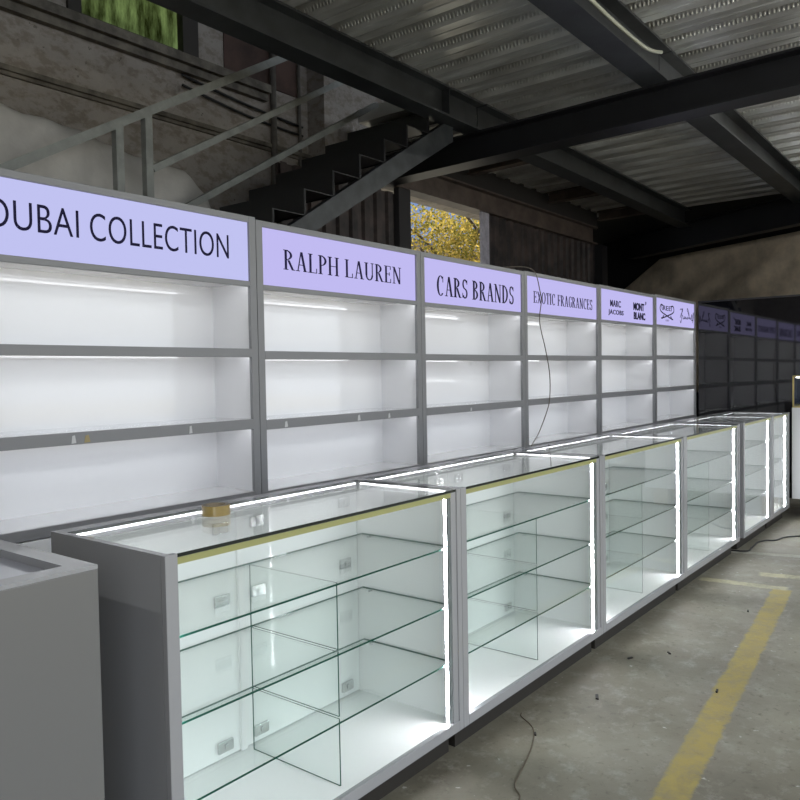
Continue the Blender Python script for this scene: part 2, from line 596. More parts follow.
# ---------------------------------------------------------------- lettering
class Letters:
    """serif capitals drawn as flat prisms in x (right) and z (up), cap height 1"""

    def __init__(self, thick=0.13, thin=0.05, serif=0.15, st=0.035):
        self.polys = []
        self.k, self.n, self.s, self.t = thick, thin, serif, st

    def q(self, *pts):
        self.polys.append([(p[0] + self.ox, p[1]) for p in pts])

    def line(self, x0, y0, x1, y1, w):
        d = math.hypot(x1 - x0, y1 - y0)
        # horizontal width w for slanted stems
        if abs(y1 - y0) > 0.3 * abs(x1 - x0):
            self.q((x0 - w / 2, y0), (x0 + w / 2, y0), (x1 + w / 2, y1), (x1 - w / 2, y1))
        else:
            self.q((x0, y0 - w / 2), (x1, y1 - w / 2), (x1, y1 + w / 2), (x0, y0 + w / 2))

    def ser(self, x, y, w=None):
        w = w or self.s
        y0 = y if y < 0.5 else y - self.t
        self.q((x - w, y0), (x + w, y0), (x + w, y0 + self.t), (x - w, y0 + self.t))

    def stem(self, x, w=None, top=True, bot=True):
        w = w or self.k
        self.line(x, 0, x, 1, w)
        if top:
            self.ser(x, 1)
        if bot:
            self.ser(x, 0)

    def arc(self, cx, cy, rx, ry, a0, a1, tx, ty, n=14):
        pr = None
        for i in range(n + 1):
            a = math.radians(a0 + (a1 - a0) * i / n)
            o = (cx + rx * math.cos(a), cy + ry * math.sin(a))
            p = (cx + (rx - tx) * math.cos(a), cy + (ry - ty) * math.sin(a))
            if pr:
                self.q(pr[0], o, p, pr[1])
            pr = (o, p)

    def put(self, ch, ox):
        self.ox = ox
        k, n, t = self.k, self.n, self.t
        g = 0.16
        if ch == 'R':
            self.stem(g); self.arc(g, .745, .42, .255, -90, 90, k, t)
            self.line(.62, .0, .34, .49, k); self.ser(.66, 0, .1); return .76
        if ch == 'A':
            self.line(.14, 0, .37, 1, n); self.line(.64, 0, .40, 1, k); self.line(.2, .33, .56, .33, t)
            self.ser(.14, 0, .13); self.ser(.66, 0, .14); return .8
        if ch == 'L':
            self.stem(g); self.line(g, t / 2, .60, t / 2, t); self.line(.595, 0, .595, .25, .03); return .66
        if ch == 'P':
            self.stem(g); self.arc(g, .72, .44, .28, -90, 90, k, t); return .64
        if ch == 'H':
            self.stem(g); self.stem(.68); self.line(g, .5, .68, .5, t); return .84
        if ch == 'U':
            self.line(g, .3, g, 1, k); self.ser(g, 1); self.line(.66, .3, .66, 1, n); self.ser(.66, 1, .12)
            self.arc((g + .66) / 2, .3, (.66 - g) / 2 + k / 2 - .02, .31, 180, 360, k * .8, t + .02); return .82
        if ch == 'E':
            self.stem(g)
            for y in (t / 2, .52, 1 - t / 2):
                self.line(g, y, .56 if y != .52 else .45, y, t)
            self.line(.565, 0, .565, .24, .03); self.line(.55, .78, .55, 1, .03); self.line(.45, .42, .45, .62, .03); return .66
        if ch == 'F':
            self.stem(g)
            for y in (.5, 1 - t / 2):
                self.line(g, y, .56 if y != .5 else .45, y, t)
            self.line(.55, .78, .55, 1, .03); self.line(.45, .40, .45, .60, .03); return .62
        if ch == 'N':
            self.line(.15, 0, .15, 1, n); self.ser(.15, 0, .12); self.ser(.1, 1, .1)
            self.line(.66, 0, .15, 1, k); self.line(.68, 0, .68, 1, n); self.ser(.68, 1, .12); return .84
        if ch in 'CG':
            self.arc(.40, .5, .34, .52, 48, 312, k, t)
            self.line(.62, .68, .62, .98, .03)
            if ch == 'G':
                self.line(.60, .06, .60, .42, k); self.ser(.60, .42 + t, .13)
            return .74
        if ch == 'S':
            self.arc(.32, .745, .24, .265, 25, 270, k * .7, t + .03); self.arc(.32, .255, .25, .265, 90, -155, k * .7, t + .03)
            self.line(.535, .74, .535, .97, .03); self.line(.09, .03, .09, .28, .03); return .64
        if ch == 'B':
            self.stem(g); self.arc(g, .765, .38, .235, -90, 90, k, t); self.arc(g, .27, .43, .27, -90, 90, k, t); return .68
        if ch == 'D':
            self.stem(g); self.arc(g, .5, .54, .5, -90, 90, k, t, 18); return .78
        if ch == 'X':
            self.line(.64, 0, .14, 1, k); self.line(.14, 0, .62, 1, n)
            for x, y in ((.14, 0), (.66, 0), (.12, 1), (.62, 1)):
                self.ser(x, y, .12)
            return .78
        if ch == 'O':
            self.arc(.40, .5, .36, .52, 0, 360, k, t, 26); return .82
        if ch == 'T':
            self.stem(.34, top=False); self.line(.04, 1 - t / 2, .64, 1 - t / 2, t)
            self.line(.05, .76, .05, 1, .03); self.line(.63, .76, .63, 1, .03); return .68
        if ch == 'I':
            self.stem(g); return .34
        return .34

    def word(self, text, gap=0.06):
        x = 0
        for ch in text:
            x += self.put(ch, x) + gap
        return self


def _widths(self, text, gap=0.06):
    out, x, start, cur = [], 0, 0, ''
    probe = Letters(self.k, self.n, self.s, self.t)
    for ch in text:
        if ch == ' ':
            out.append((start, cur))
            cur = ''
            x += 0.34 + gap
            start = x
            continue
        cur += ch
        x += probe.put(ch, x) + gap
    out.append((start, cur))
    xs = [p[0] for q in probe.polys for p in q]
    self.extent = (min(xs), max(xs))
    return out


Letters.widths = _widths


def fit_polys(polys, x0, x1, z0, z1, y, depth=0.003):
    xs = [p[0] for q in polys for p in q]
    zs = [p[1] for q in polys for p in q]
    ax, bx, az, bz = min(xs), max(xs), min(zs), max(zs)
    mb = MB()
    for q in polys:
        pts = [(x0 + (p[0] - ax) / (bx - ax) * (x1 - x0), y, z0 + (p[1] - az) / (bz - az) * (z1 - z0)) for p in q]
        mb.prism(pts, (0, -depth, 0))
    return mb


def sans_mesh(text, x0, x1, z0, z1, y, name, mat, parent, bold=0.0, spacing=1.0):
    cu = bpy.data.curves.new(name, 'FONT')
    cu.body = text
    cu.extrude = 0.01
    cu.offset = bold
    cu.space_character = spacing
    cu.resolution_u = 6
    tmp = bpy.data.objects.new(name, cu)
    COL.objects.link(tmp)
    bpy.context.view_layer.update()
    me = bpy.data.meshes.new_from_object(tmp)
    bpy.data.objects.remove(tmp)
    xs = [v.co.x for v in me.vertices]
    ys = [v.co.y for v in me.vertices]
    ax, bx, ay, by = min(xs), max(xs), min(ys), max(ys)
    for v in me.vertices:
        x, yy, zz = v.co
        v.co = (x0 + (x - ax) / (bx - ax) * (x1 - x0), y - 0.0015 - zz * 0.15, z0 + (yy - ay) / (by - ay) * (z1 - z0))
    me.materials.clear()
    me.materials.append(M[mat])
    me.name = name
    o = bpy.data.objects.new(name, me)
    COL.objects.link(o)
    o.parent = parent
    return o


def ribbon(path, w, y, depth=0.002):
    """flat pen stroke in the sign plane: path of (x, z) points, w may be a list"""
    polys = []
    P = [Vector((p[0], p[1], 0)) for p in path]
    P = [Vector((p.x, p.y, 0)) for p in smooth_path(P, 6)]
    mb = MB()
    for i in range(len(P) - 1):
        d = (P[i + 1] - P[i])
        if d.length < 1e-7:
            continue
        d.normalize()
        s = Vector((-d.y, d.x, 0)) * (w / 2)
        e = d * (w * 0.2)
        a, b, c, f = P[i] - s - e, P[i] + s - e, P[i + 1] + s + e, P[i + 1] - s + e
        mb.prism([(q.x, y, q.y) for q in (a, b, c, f)], (0, -depth, 0))
    return mb


def join_mb(*mbs):
    r = MB()
    for m in mbs:
        b = len(r.v)
        r.v += m.v
        r.f += [tuple(i + b for i in f) for f in m.f]
        r.mi += m.mi
    return r


# ================================================================ THE SETTING
struct(MB().box(-9, 12, -9, 3.2, -0.12, 0.0).build('floor', 'floor'))

# steel deck ceiling: ribs run along y, pitch 0.32
def deck_profile(x0, x1, z):
    pts, x, p = [], x0, 0.32
    while x < x1 - 1e-6:
        for dx, dz in ((0.0, 0.0), (0.07, 0.0), (0.074, 0.008), (0.084, 0.008), (0.088, 0.0), (0.16, 0.0), (0.185, 0.08), (0.225, 0.08), (0.229, 0.07), (0.241, 0.07), (0.245, 0.08), (0.290, 0.08)):
            if x + dx < x1:
                pts.append((x + dx, z + dz))
        x += p
    pts.append((x1, z))
    return pts


mbd = MB()
for (x0, x1, y0, y1) in ((-4.58, 3.10, -5.2, 0.93), (3.10, 8.56, -5.2, 2.05)):
    pr = deck_profile(x0, x1, 3.575)
    for a, b in zip(pr, pr[1:]):
        mbd.poly([(a[0], y0, a[1]), (b[0], y0, b[1]), (b[0], y1, b[1]), (a[0], y1, a[1])])
    mbd.box(x0, x1, y0, y1, 3.66, 3.78)
mbd.box(8.56, 11.2, -5.2, 3.5, 3.60, 3.78, 1)
struct(mbd.build('ceiling', ['deck', 'dark_wall']))
struct(MB().box(-7, 11, -5.2, 2.75, 5.7, 5.85).build('ceiling', 'roof'))

# steel beams (underside at z = 3.10)
ZB = 3.10
def beam(n, p, q, mat, w=0.16, h=0.26, stiff=()):
    mb = MB().ibeam(p, q, w, h)
    P, Q = Vector(p), Vector(q)
    d = (Q - P).normalized()
    for t in stiff:
        c = P + d * t + Vector((0, 0, h / 2))
        mb.bar(c - d * 0.005, c + d * 0.005, w * 0.92, h - 0.03)
    return struct(mb.build('trim_%d' % n, mat))


ZP = 3.337
beam(1, (3.00, -5.0, ZB), (3.27, 2.0, ZB), 'beam_black', 0.20, 0.235)
beam(2, (-4.6, 0.84, ZP), (3.20, 0.84, ZP), 'beam', 0.17, 0.236, (3.6, 7.3))
beam(3, (3.22, 0.84, ZP), (8.75, 0.90, ZP), 'beam', 0.19, 0.236)
beam(4, (-4.6, -0.715, ZP), (3.13, -0.715, ZP), 'beam', 0.19, 0.236)
beam(5, (3.14, -0.715, ZP), (8.10, -0.715, ZP), 'beam', 0.19, 0.236)
beam(6, (3.36, 1.90, ZB), (7.9, 1.90, ZB), 'beam_rust', 0.16, 0.24)
beam(7, (7.2, -2.5, ZB - 0.02), (9.50, 1.97, ZB - 0.02), 'beam_black', 0.16, 0.36)
for n, x in ((8, 4.62), (9, 6.45), (10, 7.95)):
    beam(n, (x - 0.03, 0.98, 3.44), (x + 0.03, 1.84, 3.44), 'beam_rust', 0.11, 0.13)
struct(MB().box(3.3, 8.1, 1.92, 1.95, 3.341, 3.60).build('trim_19', 'dark_wall'))

# old concrete wall behind the staircase, with a mossy window high up
wl = MB()
YC = 2.60
for (x0, x1, z0, z1) in ((-7, 0.68, 0, 5.7), (1.66, 3.9, 0, 5.7), (3.9, 8.0, 3.36, 5.7), (0.68, 1.66, 0, 3.97), (0.68, 1.66, 5.1, 5.7)):
    wl.box(x0, x1, YC, YC + 0.25, z0, z1)
struct(wl.build('wall_left', 'concrete'))
struct(MB().box(-7.2, -7.0, -5.2, 2.85, 0, 5.7).build('wall_side', 'concrete'))  # unseen end wall, added to keep sky out of the panel's reflection
struct(MB().box(0.68, 1.66, YC + 0.05, YC + 0.06, 3.97, 5.1).build('window_1', 'pane'))
fr = MB()
fr.box(1.57, 1.72, YC - 0.03, YC + 0.045, 3.94, 5.2).box(0.60, 0.70, YC - 0.03, YC + 0.045, 3.94, 5.2)
fr.box(0.70, 1.57, YC + 0.005, YC + 0.045, 3.94, 3.985)
struct(fr.build('trim_11', 'dark_frame'))
lg = MB()
lg.box(-7, 2.45, YC - 0.10, YC, 3.86, 3.93).box(-7, 2.45, YC - 0.055, YC, 3.80, 3.86)
struct(lg.build('trim_12', 'ledge'))
lg = MB()
lg.box(-7, 3.0, YC - 0.05, YC, 3.40, 3.435).box(-7, 3.0, YC - 0.025, YC, 3.375, 3.40)
struct(lg.build('trim_13', 'ledge'))
struct(MB().box(2.0, 2.85, YC - 0.012, YC, 3.95, 5.2).build('trim_14', 'rust_wall'))
struct(MB().box(3.0, 3.4, YC - 0.22, YC, 0, 5.6).build('trim_15', 'concrete'))

# dark corrugated sheet wall on the far side, with the opening to the trees
def corrugated(x0, x1, z0, z1, y, pitch=0.17):
    mb = MB()
    x = x0
    pts = []
    while x < x1:
        for dx, dy in ((0, 0), (0.07, 0), (0.085, 0.03), (0.155, 0.03)):
            if x + dx < x1:
                pts.append((x + dx, y + dy))
        x += pitch
    pts.append((x1, y))
    for a, b in zip(pts, pts[1:]):
        mb.poly([(a[0], a[1], z0), (b[0], b[1], z0), (b[0], b[1], z1), (a[0], a[1], z1)])
    mb.box(x0, x1, y + 0.04, y + 0.06, z0, z1)
    return mb


YW = 1.88
wb = join_mb(corrugated(1.95, 3.58, 0, 3.05, YW), corrugated(5.05, 8.0, 0, 3.12, YW), corrugated(3.58, 5.05, 0, 2.1, YW))
struct(wb.build('wall_back', 'sheet'))
struct(MB().box(4.90, 5.05, YW - 0.03, YW + 0.0, 0, 3.11).build('trim_16', 'post_white'))
struct(MB().box(3.42, 3.60, YW - 0.04, YW + 0.02, 0, 3.10).build('trim_17', 'dark_wall'))
# far end, behind the tarpaulin, and the post in its corner
wf = MB()
wf.prism([(6.84, -5.2, 0), (11.0, 3.4, 0), (11.2, 3.4, 0), (7.04, -5.2, 0)], (0, 0, 3.6))  # unseen stretch past the tarpaulin, lengthened to keep sun off the floor
wf.prism([(8.02, 1.97, 0), (11.0, 3.42, 0), (11.0, 3.5, 0), (8.02, 2.05, 0)], (0, 0, 3.6))
struct(wf.build('wall_far', 'dark_wall'))
struct(MB().box(7.9, 8.08, 1.76, 1.87, 0, 3.09).build('trim_18', 'beam_black'))

# ================================================================ WALL DISPLAY UNITS
BX = [-1.262, 0.008, 1.248, 2.472, 3.742, 5.045, 6.300]     # unit boundaries along the wall
Z_TOP, Z_SIGN0, Z_SIGN1, Z_BASE0, Z_BASE1 = 2.060, 1.772, 2.033, 0.795, 0.832
OPEN = ((1.472, 1.748), (1.157, 1.434), (0.832, 1.113))      # the three openings: bottom, top
DEPTH, WALL = 0.30, 0.018


def wall_unit(i, label, sign_mat, letters, dz=0.0):
    W = BX[i + 1] - BX[i] - 0.003
    t = thing('display_wall_unit', label, 'display unit', (BX[i], 0, dz), 0, 'display wall units in the lit row')
    s = 0.038
    # face frame
    f = MB()
    f.box(0, s, 0, 0.018, -dz, Z_TOP).box(W - s, W, 0, 0.018, -dz, Z_TOP)
    f.box(s, W - s, 0, 0.018, Z_SIGN1, Z_TOP)
    f.box(s, W - s, 0, 0.018, OPEN[0][1], Z_SIGN0)
    f.box(s, W - s, 0, 0.018, Z_BASE0, Z_BASE1)
    f.build('face_frame', 'frame', t, bevel=0.0015)
    for x0 in (0, W - WALL):
        MB().box(x0, x0 + WALL, 0.0185, DEPTH, -dz, Z_TOP).build('side_panel', 'white', t)
    MB().box(WALL, W - WALL, DEPTH - 0.012, DEPTH, 0.08, Z_TOP - 0.018).build('back_panel', 'white', t)
    MB().box(WALL, W - WALL, 0.0185, DEPTH - 0.012, Z_TOP - 0.018, Z_TOP).build('top_panel', 'frame', t)
    # shelves: white board with a deep grey lip
    for z0, z1 in ((1.434, 1.472), (1.113, 1.157)):
        sh = MB().box(WALL, W - WALL, 0.0185, DEPTH - 0.012, z1 - 0.016, z1).build('shelf', 'white', t)
        MB().box(s, W - s, -0.001, 0.018, z0, z1).build('shelf_lip', 'frame', sh, bevel=0.0015)
    MB().box(WALL, W - WALL, 0.0185, DEPTH - 0.012, Z_BASE1 - 0.020, Z_BASE1 - 0.002).build('shelf', 'white', t)
    MB().box(WALL, W - WALL, 0.0185, DEPTH - 0.012, OPEN[0][1] + 0.020, OPEN[0][1] + 0.036).build('soffit', 'white', t)
    for z in (OPEN[0][1], 1.434, 1.113):
        MB().box(s + 0.03, W - WALL - 0.012, 0.0195, 0.0285, z + 0.008, z + 0.017).build('led_strip', 'led_unit', t)
    # base cupboard below the counter line
    for k in range(2):
        x0 = s + 0.003 + k * (W / 2 - s)
        d = MB().box(x0, x0 + W / 2 - s - 0.005, 0.001, 0.018, 0.085, Z_BASE0 - 0.004).build('door', 'base_white', t, bevel=0.0015)
        hx = x0 + (W / 2 - s - 0.05 if k == 0 else 0.04)
        MB().box(hx - 0.006, hx + 0.006, -0.014, 0.001, 0.55, 0.68).build('handle', 'chrome', d, bevel=0.003)
    MB().box(s, W - s, 0.03, 0.05, -dz, 0.08).build('plinth', 'plinth', t)
    # lit sign
    MB().box(s, W - s, 0.019, 0.05, Z_SIGN0 + 0.003, Z_SIGN1 - 0.003).build('light_box', 'frame', t)
    sg = MB().box(s + 0.0005, W - s - 0.0005, 0.010, 0.0188, Z_SIGN0 + 0.0005, Z_SIGN1 - 0.0005).build('sign_panel', sign_mat, t)
    letters(sg, BX[i])
    return t


SY = 0.0098   # face of the sign panel


def serif(text, x0, x1, z0, z1, mat='ink', **kw):
    def f(parent, bx):
        L = Letters(**kw)
        w = L.widths(text)
        for a, word in w:
            sub = Letters(**kw).word(word)
            xs = [p[0] for q in sub.polys for p in q]
            full = L.extent
            k = (x1 - x0) / (full[1] - full[0])
            u0 = x0 - bx + (a + min(xs) - full[0]) * k
            u1 = x0 - bx + (a + max(xs) - full[0]) * k
            fit_polys(sub.polys, u0, u1, z0, z1, SY).build('lettering', mat, parent)
    return f


def let_dubai(p, bx):
    sans_mesh('DUBAI', -1.150 - bx, -0.832 - bx, 1.862, 1.961, SY, 'lettering', 'ink_black', p, -0.008, 1.05)
    sans_mesh('COLLECTION', -0.787 - bx, -0.143 - bx, 1.860, 1.963, SY, 'lettering', 'ink_black', p, -0.008, 1.05)


def let_two(p, bx):
    sans_mesh('MARC', 3.985 - bx, 4.215 - bx, 1.893, 1.950, SY, 'lettering', 'ink', p, 0.012, 1.12)
    sans_mesh('JACOBS', 3.945 - bx, 4.275 - bx, 1.815, 1.868, SY, 'lettering', 'ink', p, 0.012, 1.12)
    sans_mesh('MONT', 4.510 - bx, 4.775 - bx, 1.889, 1.960, SY, 'lettering', 'ink_black', p, 0.035, 1.0)
    sans_mesh('BLANC', 4.518 - bx, 4.800 - bx, 1.806, 1.874, SY, 'lettering', 'ink_black', p, 0.035, 1.0)
    fit_polys([[(0, 0), (.35, 0), (.35, 1), (0, 1)], [(.35, .8), (1, .8), (1, 1), (.35, 1)], [(.75, .2), (1, .2), (1, .8), (.75, .8)]],
              4.805 - bx, 4.830 - bx, 1.950, 1.982, SY).build('corner_mark', 'ink_grey', p)


def let_emblem(p, bx):
    q = lambda *pts: [(a - bx, b) for a, b in pts]
    sans_mesh('REE', 5.290 - bx, 5.510 - bx, 1.920, 1.966, SY, 'lettering', 'ink_black', p, 0.0, 1.05)
    em = join_mb(
        ribbon(q((5.285, 1.965), (5.235, 1.972), (5.205, 1.945), (5.215, 1.915), (5.275, 1.893), (5.38, 1.872), (5.50, 1.848), (5.575, 1.838)), 0.012, SY),
        ribbon(q((5.515, 1.965), (5.575, 1.972), (5.605, 1.945), (5.595, 1.915), (5.535, 1.893), (5.43, 1.872), (5.31, 1.848), (5.235, 1.838)), 0.012, SY),
        ribbon(q((5.245, 1.965), (5.255, 1.945), (5.27, 1.92)), 0.008, SY),
        ribbon(q((5.53, 1.968), (5.535, 1.945), (5.53, 1.922)), 0.010, SY),
        ribbon(q((5.27, 1.838), (5.285, 1.853), (5.30, 1.866)), 0.014, SY),
        ribbon(q((5.54, 1.838), (5.525, 1.853), (5.51, 1.866)), 0.014, SY))
    em.build('crossed_swords_emblem', 'ink_black', p)
    # small blurred figures below the emblem
    for k in range(4):
        sm = MB()
        x = 5.365 + k * 0.024 - bx
        sm.box(x, x + 0.004, SY - 0.002, SY, 1.812, 1.830)
        if k:
            sm.box(x + 0.004, x + 0.014, SY - 0.002, SY, 1.826, 1.830)
        sm.build('small_figure', 'ink_grey', p)
    sig = join_mb(
        ribbon(q((5.80, 1.838), (5.815, 1.815), (5.835, 1.84), (5.85, 1.90), (5.865, 1.955), (5.88, 1.965), (5.875, 1.94), (5.83, 1.905), (5.80, 1.87)), 0.007, SY),
        ribbon(q((5.80, 1.95), (5.835, 1.962), (5.865, 1.94), (5.85, 1.905), (5.885, 1.885), (5.89, 1.86), (5.92, 1.865), (5.935, 1.885), (5.94, 1.862), (5.965, 1.87), (5.975, 1.885), (5.985, 1.863), (6.01, 1.868), (6.03, 1.885), (6.035, 1.863), (6.06, 1.87)), 0.007, SY),
        ribbon(q((6.06, 1.87), (6.09, 1.895), (6.075, 1.94), (6.04, 1.975), (6.03, 1.955), (6.07, 1.92), (6.10, 1.87), (6.12, 1.885), (6.125, 1.865), (6.15, 1.872)), 0.007, SY),
        ribbon(q((6.15, 1.872), (6.175, 1.915), (6.19, 1.905), (6.17, 1.86), (6.20, 1.855), (6.215, 1.90), (6.235, 1.94), (6.24, 1.90), (6.215, 1.85), (6.20, 1.83)), 0.007, SY))
    sig.build('signature_script', 'ink', p)


U = []
U.append(wall_unit(0, 'leftmost lit wall display unit, its sign in plain sans serif capitals with two long words', 'sign_blue', let_dubai))
U.append(wall_unit(1, 'second lit wall display unit from the left, thin serif name on its sign', 'sign_lilac',
                   serif('RALPH LAUREN', 0.181, 1.073, 1.846 + .009, 1.938 + .009, 'ink'), -0.009))
U.append(wall_unit(2, 'third lit wall display unit from the left, tall bold serif letters on its lilac sign', 'sign_lilac',
                   serif('CARS BRANDS', 1.420, 2.328, 1.820, 1.942, 'ink_black', thick=0.15), -0.011))
U.append(wall_unit(3, 'lit wall display unit with a loose wire hanging down across its front', 'sign_lilac',
                   serif('EXOTIC FRAGRANCES', 2.615, 3.614, 1.846, 1.931, 'ink', thick=0.12), -0.007))
U.append(wall_unit(4, 'lit wall display unit whose sign carries two names, each stacked on two lines', 'sign_lilac', let_two))
U.append(wall_unit(5, 'last lit wall display unit beside the black panel, crossed swords emblem on its sign', 'sign_lilac', let_emblem, 0.011))

# scraps of packing tape left on the lower shelf lips
for i, x, w, h, m in ((0, -0.891, 0.018, 0.030, 'scrap_white'), (0, -0.842, 0.024, 0.028, 'scrap_brown'), (0, -0.381, 0.016, 0.032, 'scrap_white'),
                      (1, 0.156, 0.020, 0.028, 'scrap_white'), (1, 0.673, 0.022, 0.030, 'scrap_white'), (1, 0.926, 0.018, 0.026, 'scrap_white'), (2, 1.75, 0.018, 0.02, 'scrap_white')):
    lx = x - BX[i]
    mb = MB().prism([(lx, -0.0012, 1.117), (lx + w, -0.0012, 1.119), (lx + w * 0.75, -0.0012, 1.117 + h), (lx + w * 0.2, -0.0012, 1.115 + h)], (0, -0.0012, 0))
    o = mb.build('tape_scrap', m, U[i])
    if m == 'scrap_brown':
        o['label'] = 'brown scrap of tape'

# ================================================================ BLACK GLOSSY END PANEL
bp = thing('glossy_panel', 'tall black glossy panel at the end of the lit row, mirroring the units', 'panel', (6.325, -1.05, 0))
MB().box(0, 0.04, -1.15, 1.035, 0.0, 2.062).build('panel_board', 'black_gloss', bp)
MB().box(-0.002, 0.042, -1.15, 1.035, 2.062, 2.080).build('edge_cap', 'dark_wall', bp)

# ================================================================ GLASS COUNTERS
YF = -1.1504
CT, CB = 0.9447, 0.0925


def glass_counter(x, W, label, divider=None, left=0.034, right=0.056, hinges=True):
    t = thing('glass_counter', label, 'display counter', (x, YF, 0), 0, 'glass display counters in the front row')
    D = 0.509
    for x0, inner in ((0, 3), (W - 0.020, 5)):
        mi = [0] * 6
        mi[inner] = 1
        MB().box(x0, x0 + 0.018, 0.0185, D, CB, CT, mi).build('side_panel', ['counter_paint', 'white_matt'], t)
    Wc = W - 0.002
    f = MB()
    f.box(0, left, 0, 0.018, CB, CT)
    f.box(Wc - right * 0.45, Wc, 0, 0.018, CB, CT).box(Wc - right, Wc - right * 0.45, 0.004, 0.018, CB + 0.02, CT - 0.004)
    f.box(left, Wc - right * 0.45, 0, 0.018, CB, CB + 0.036)
    f.build('front_frame', 'counter_paint', t, bevel=0.0015)
    MB().box(0.018, W - 0.020, 0.0185, D - 0.02, CB + 0.010, CB + 0.030).build('floor_panel', 'white_matt', t)
    MB().box(0.02, W - 0.02, 0.055, D - 0.03, 0, CB).build('plinth', 'plinth', t)
    # top
    MB().box(0.018, W - 0.020, 0.462, D, CT - 0.030, CT).build('rear_rail', 'counter_paint', t, bevel=0.0015)
    MB().box(0.018, W - 0.020, 0.003, 0.460, CT - 0.009, CT, [0, 0, 1, 1, 1, 1]).build('top_glass', ['glass', 'dark_edge'], t)
    MB().box(left, Wc - right, 0.004, 0.014, CT - 0.026, CT - 0.010).build('edge_bead', 'olive', t)
    MB().box(left + 0.001, Wc - right - 0.001, 0.007, 0.012, CB + 0.037, CT - 0.027, 0).build('front_glass', ['front_glass'], t)
    # shelves and their pegs
    for z in (0.736, 0.529, 0.327):
        sh = MB().box(0.022, W - 0.026, 0.030, 0.440, z, z + 0.006, [0, 0, 1, 1, 1, 1]).build('glass_shelf', ['shelf_glass', 'glass_edge'], t)
        for y in (0.05, 0.40):
            for px in (0.030, W - 0.030):
                MB().tube([(px - 0.008, y, z - 0.004), (px + 0.008, y, z - 0.004)], 0.004, 8).build('shelf_peg', 'chrome_light', sh)
    if divider:
        dv = MB()
        for z0, z1 in ((CB + 0.031, 0.3265), (0.3335, 0.5285), (0.5355, 0.7355)):
            dv.box(divider - 0.0025, divider + 0.0025, 0.055, 0.440, z0, z1, [1, 1, 1, 0, 1, 0])
        dv.build('glass_divider', ['shelf_glass', 'glass_edge'], t)
    # rear doors
    for k in range(2):
        x0 = 0.020 + k * (W / 2 - 0.020)
        x1 = x0 + W / 2 - 0.022
        d = MB().box(x0, x1, 0.470, 0.484, CB + 0.034, CT - 0.034).build('rear_door', 'door_white', t)
        if hinges:
            for z in (0.165, 0.635, 0.868):
                for hx in (x0 + 0.075, x1 - 0.075):
                    h = MB().box(hx - 0.030, hx + 0.030, 0.460, 0.4695, z - 0.018, z + 0.018)
                    h.box(hx - 0.006, hx + 0.006, 0.456, 0.460, z - 0.008, z + 0.008)
                    h.build('hinge', 'chrome', d, bevel=0.002)
    MB().box(W / 2 - 0.012, W / 2 + 0.012, 0.462, 0.4695, CB + 0.031, CT - 0.031).build('rear_stile', 'white_matt', t)
    # strips: along the back, along the right-hand top edge, down the right-hand front corner
    MB().box(0.03, W - 0.04, 0.4555, 0.4605, CT - 0.0145, CT - 0.010).build('led_strip', 'led_counter', t)
    MB().box(W - 0.0250, W - 0.0205, 0.055, 0.445, CT - 0.0145, CT - 0.010).build('led_strip', 'led_counter', t)
    for xa, xb, xs, face in ((Wc - right - 0.001, W - 0.0205, Wc - right - 0.0065, 5), (0.0185, 0.0265, 0.0270, 3)):
        ch = MB().box(xa, xb, 0.0195, 0.0305, CB + 0.031, CT - 0.030).build('led_channel', 'counter_paint', t)
        MB().box(xs, xs + 0.005, 0.0195, 0.0305, CB + 0.036, CT - 0.032, [1, 1, 1, 0 if face == 3 else 1, 1, 0 if face == 5 else 1]).build('led_strip', ['led_post', 'chrome'], ch)
    return t


X0, WC = -1.3079, 1.2094
glass_counter(X0, WC, 'nearest glass display counter, a roll of brown tape lying on its top', 0.624)
glass_counter(X0 + WC, WC, 'second glass display counter, directly right of the one with the tape roll', 0.651)
glass_counter(X0 + 2 * WC, WC, 'third glass display counter along the front row', 0.651)
glass_counter(X0 + 3 * WC, WC, 'fourth glass display counter, last one before the gap in the row', 0.651)
glass_counter(3.640, 0.905, 'glass display counter standing just beyond the gap in the row', None)
glass_counter(4.550, 0.625, 'narrow glass display counter at the far end, beside the white showcase', None)

# ================================================================ CLOSED GREY COUNTER
cc = thing('closed_counter', 'closed plain grey counter with a sunken top at the left edge', 'counter', (-2.690, YF, 0))
W = 2.690 - 1.472
T = 0.953
cf = MB()
cf.box(0, W, 0, 0.02, 0.0, T - 0.001).box(W - 0.02, W, 0.02, 0.509, 0.0, T - 0.001).box(0, 0.02, 0.02, 0.509, 0, T - 0.001).box(0.02, W - 0.02, 0.489, 0.509, 0.0, T - 0.001)
cf.build('body', 'closed_paint', cc, bevel=0.0015)
MB().box(0.02, W - 0.02, 0.02, 0.489, T - 0.030, T - 0.010).build('sunken_panel', 'rim_blue', cc)
rm = MB()
rm.box(0, W, 0, 0.050, T - 0.0005, T + 0.008).box(0, W, 0.459, 0.509, T - 0.0005, T + 0.008)
rm.box(W - 0.050, W, 0.050, 0.459, T - 0.0005, T + 0.008).box(0, 0.05, 0.050, 0.459, T - 0.0005, T + 0.008)
rm.box(0.045, W - 0.045, 0.045, 0.050, T - 0.0098, T - 0.0005).box(0.045, W - 0.045, 0.459, 0.464, T - 0.0098, T - 0.0005)
rm.box(W - 0.050, W - 0.045, 0.050, 0.459, T - 0.0098, T - 0.0005)
rm.build('rim', 'counter_paint', cc)

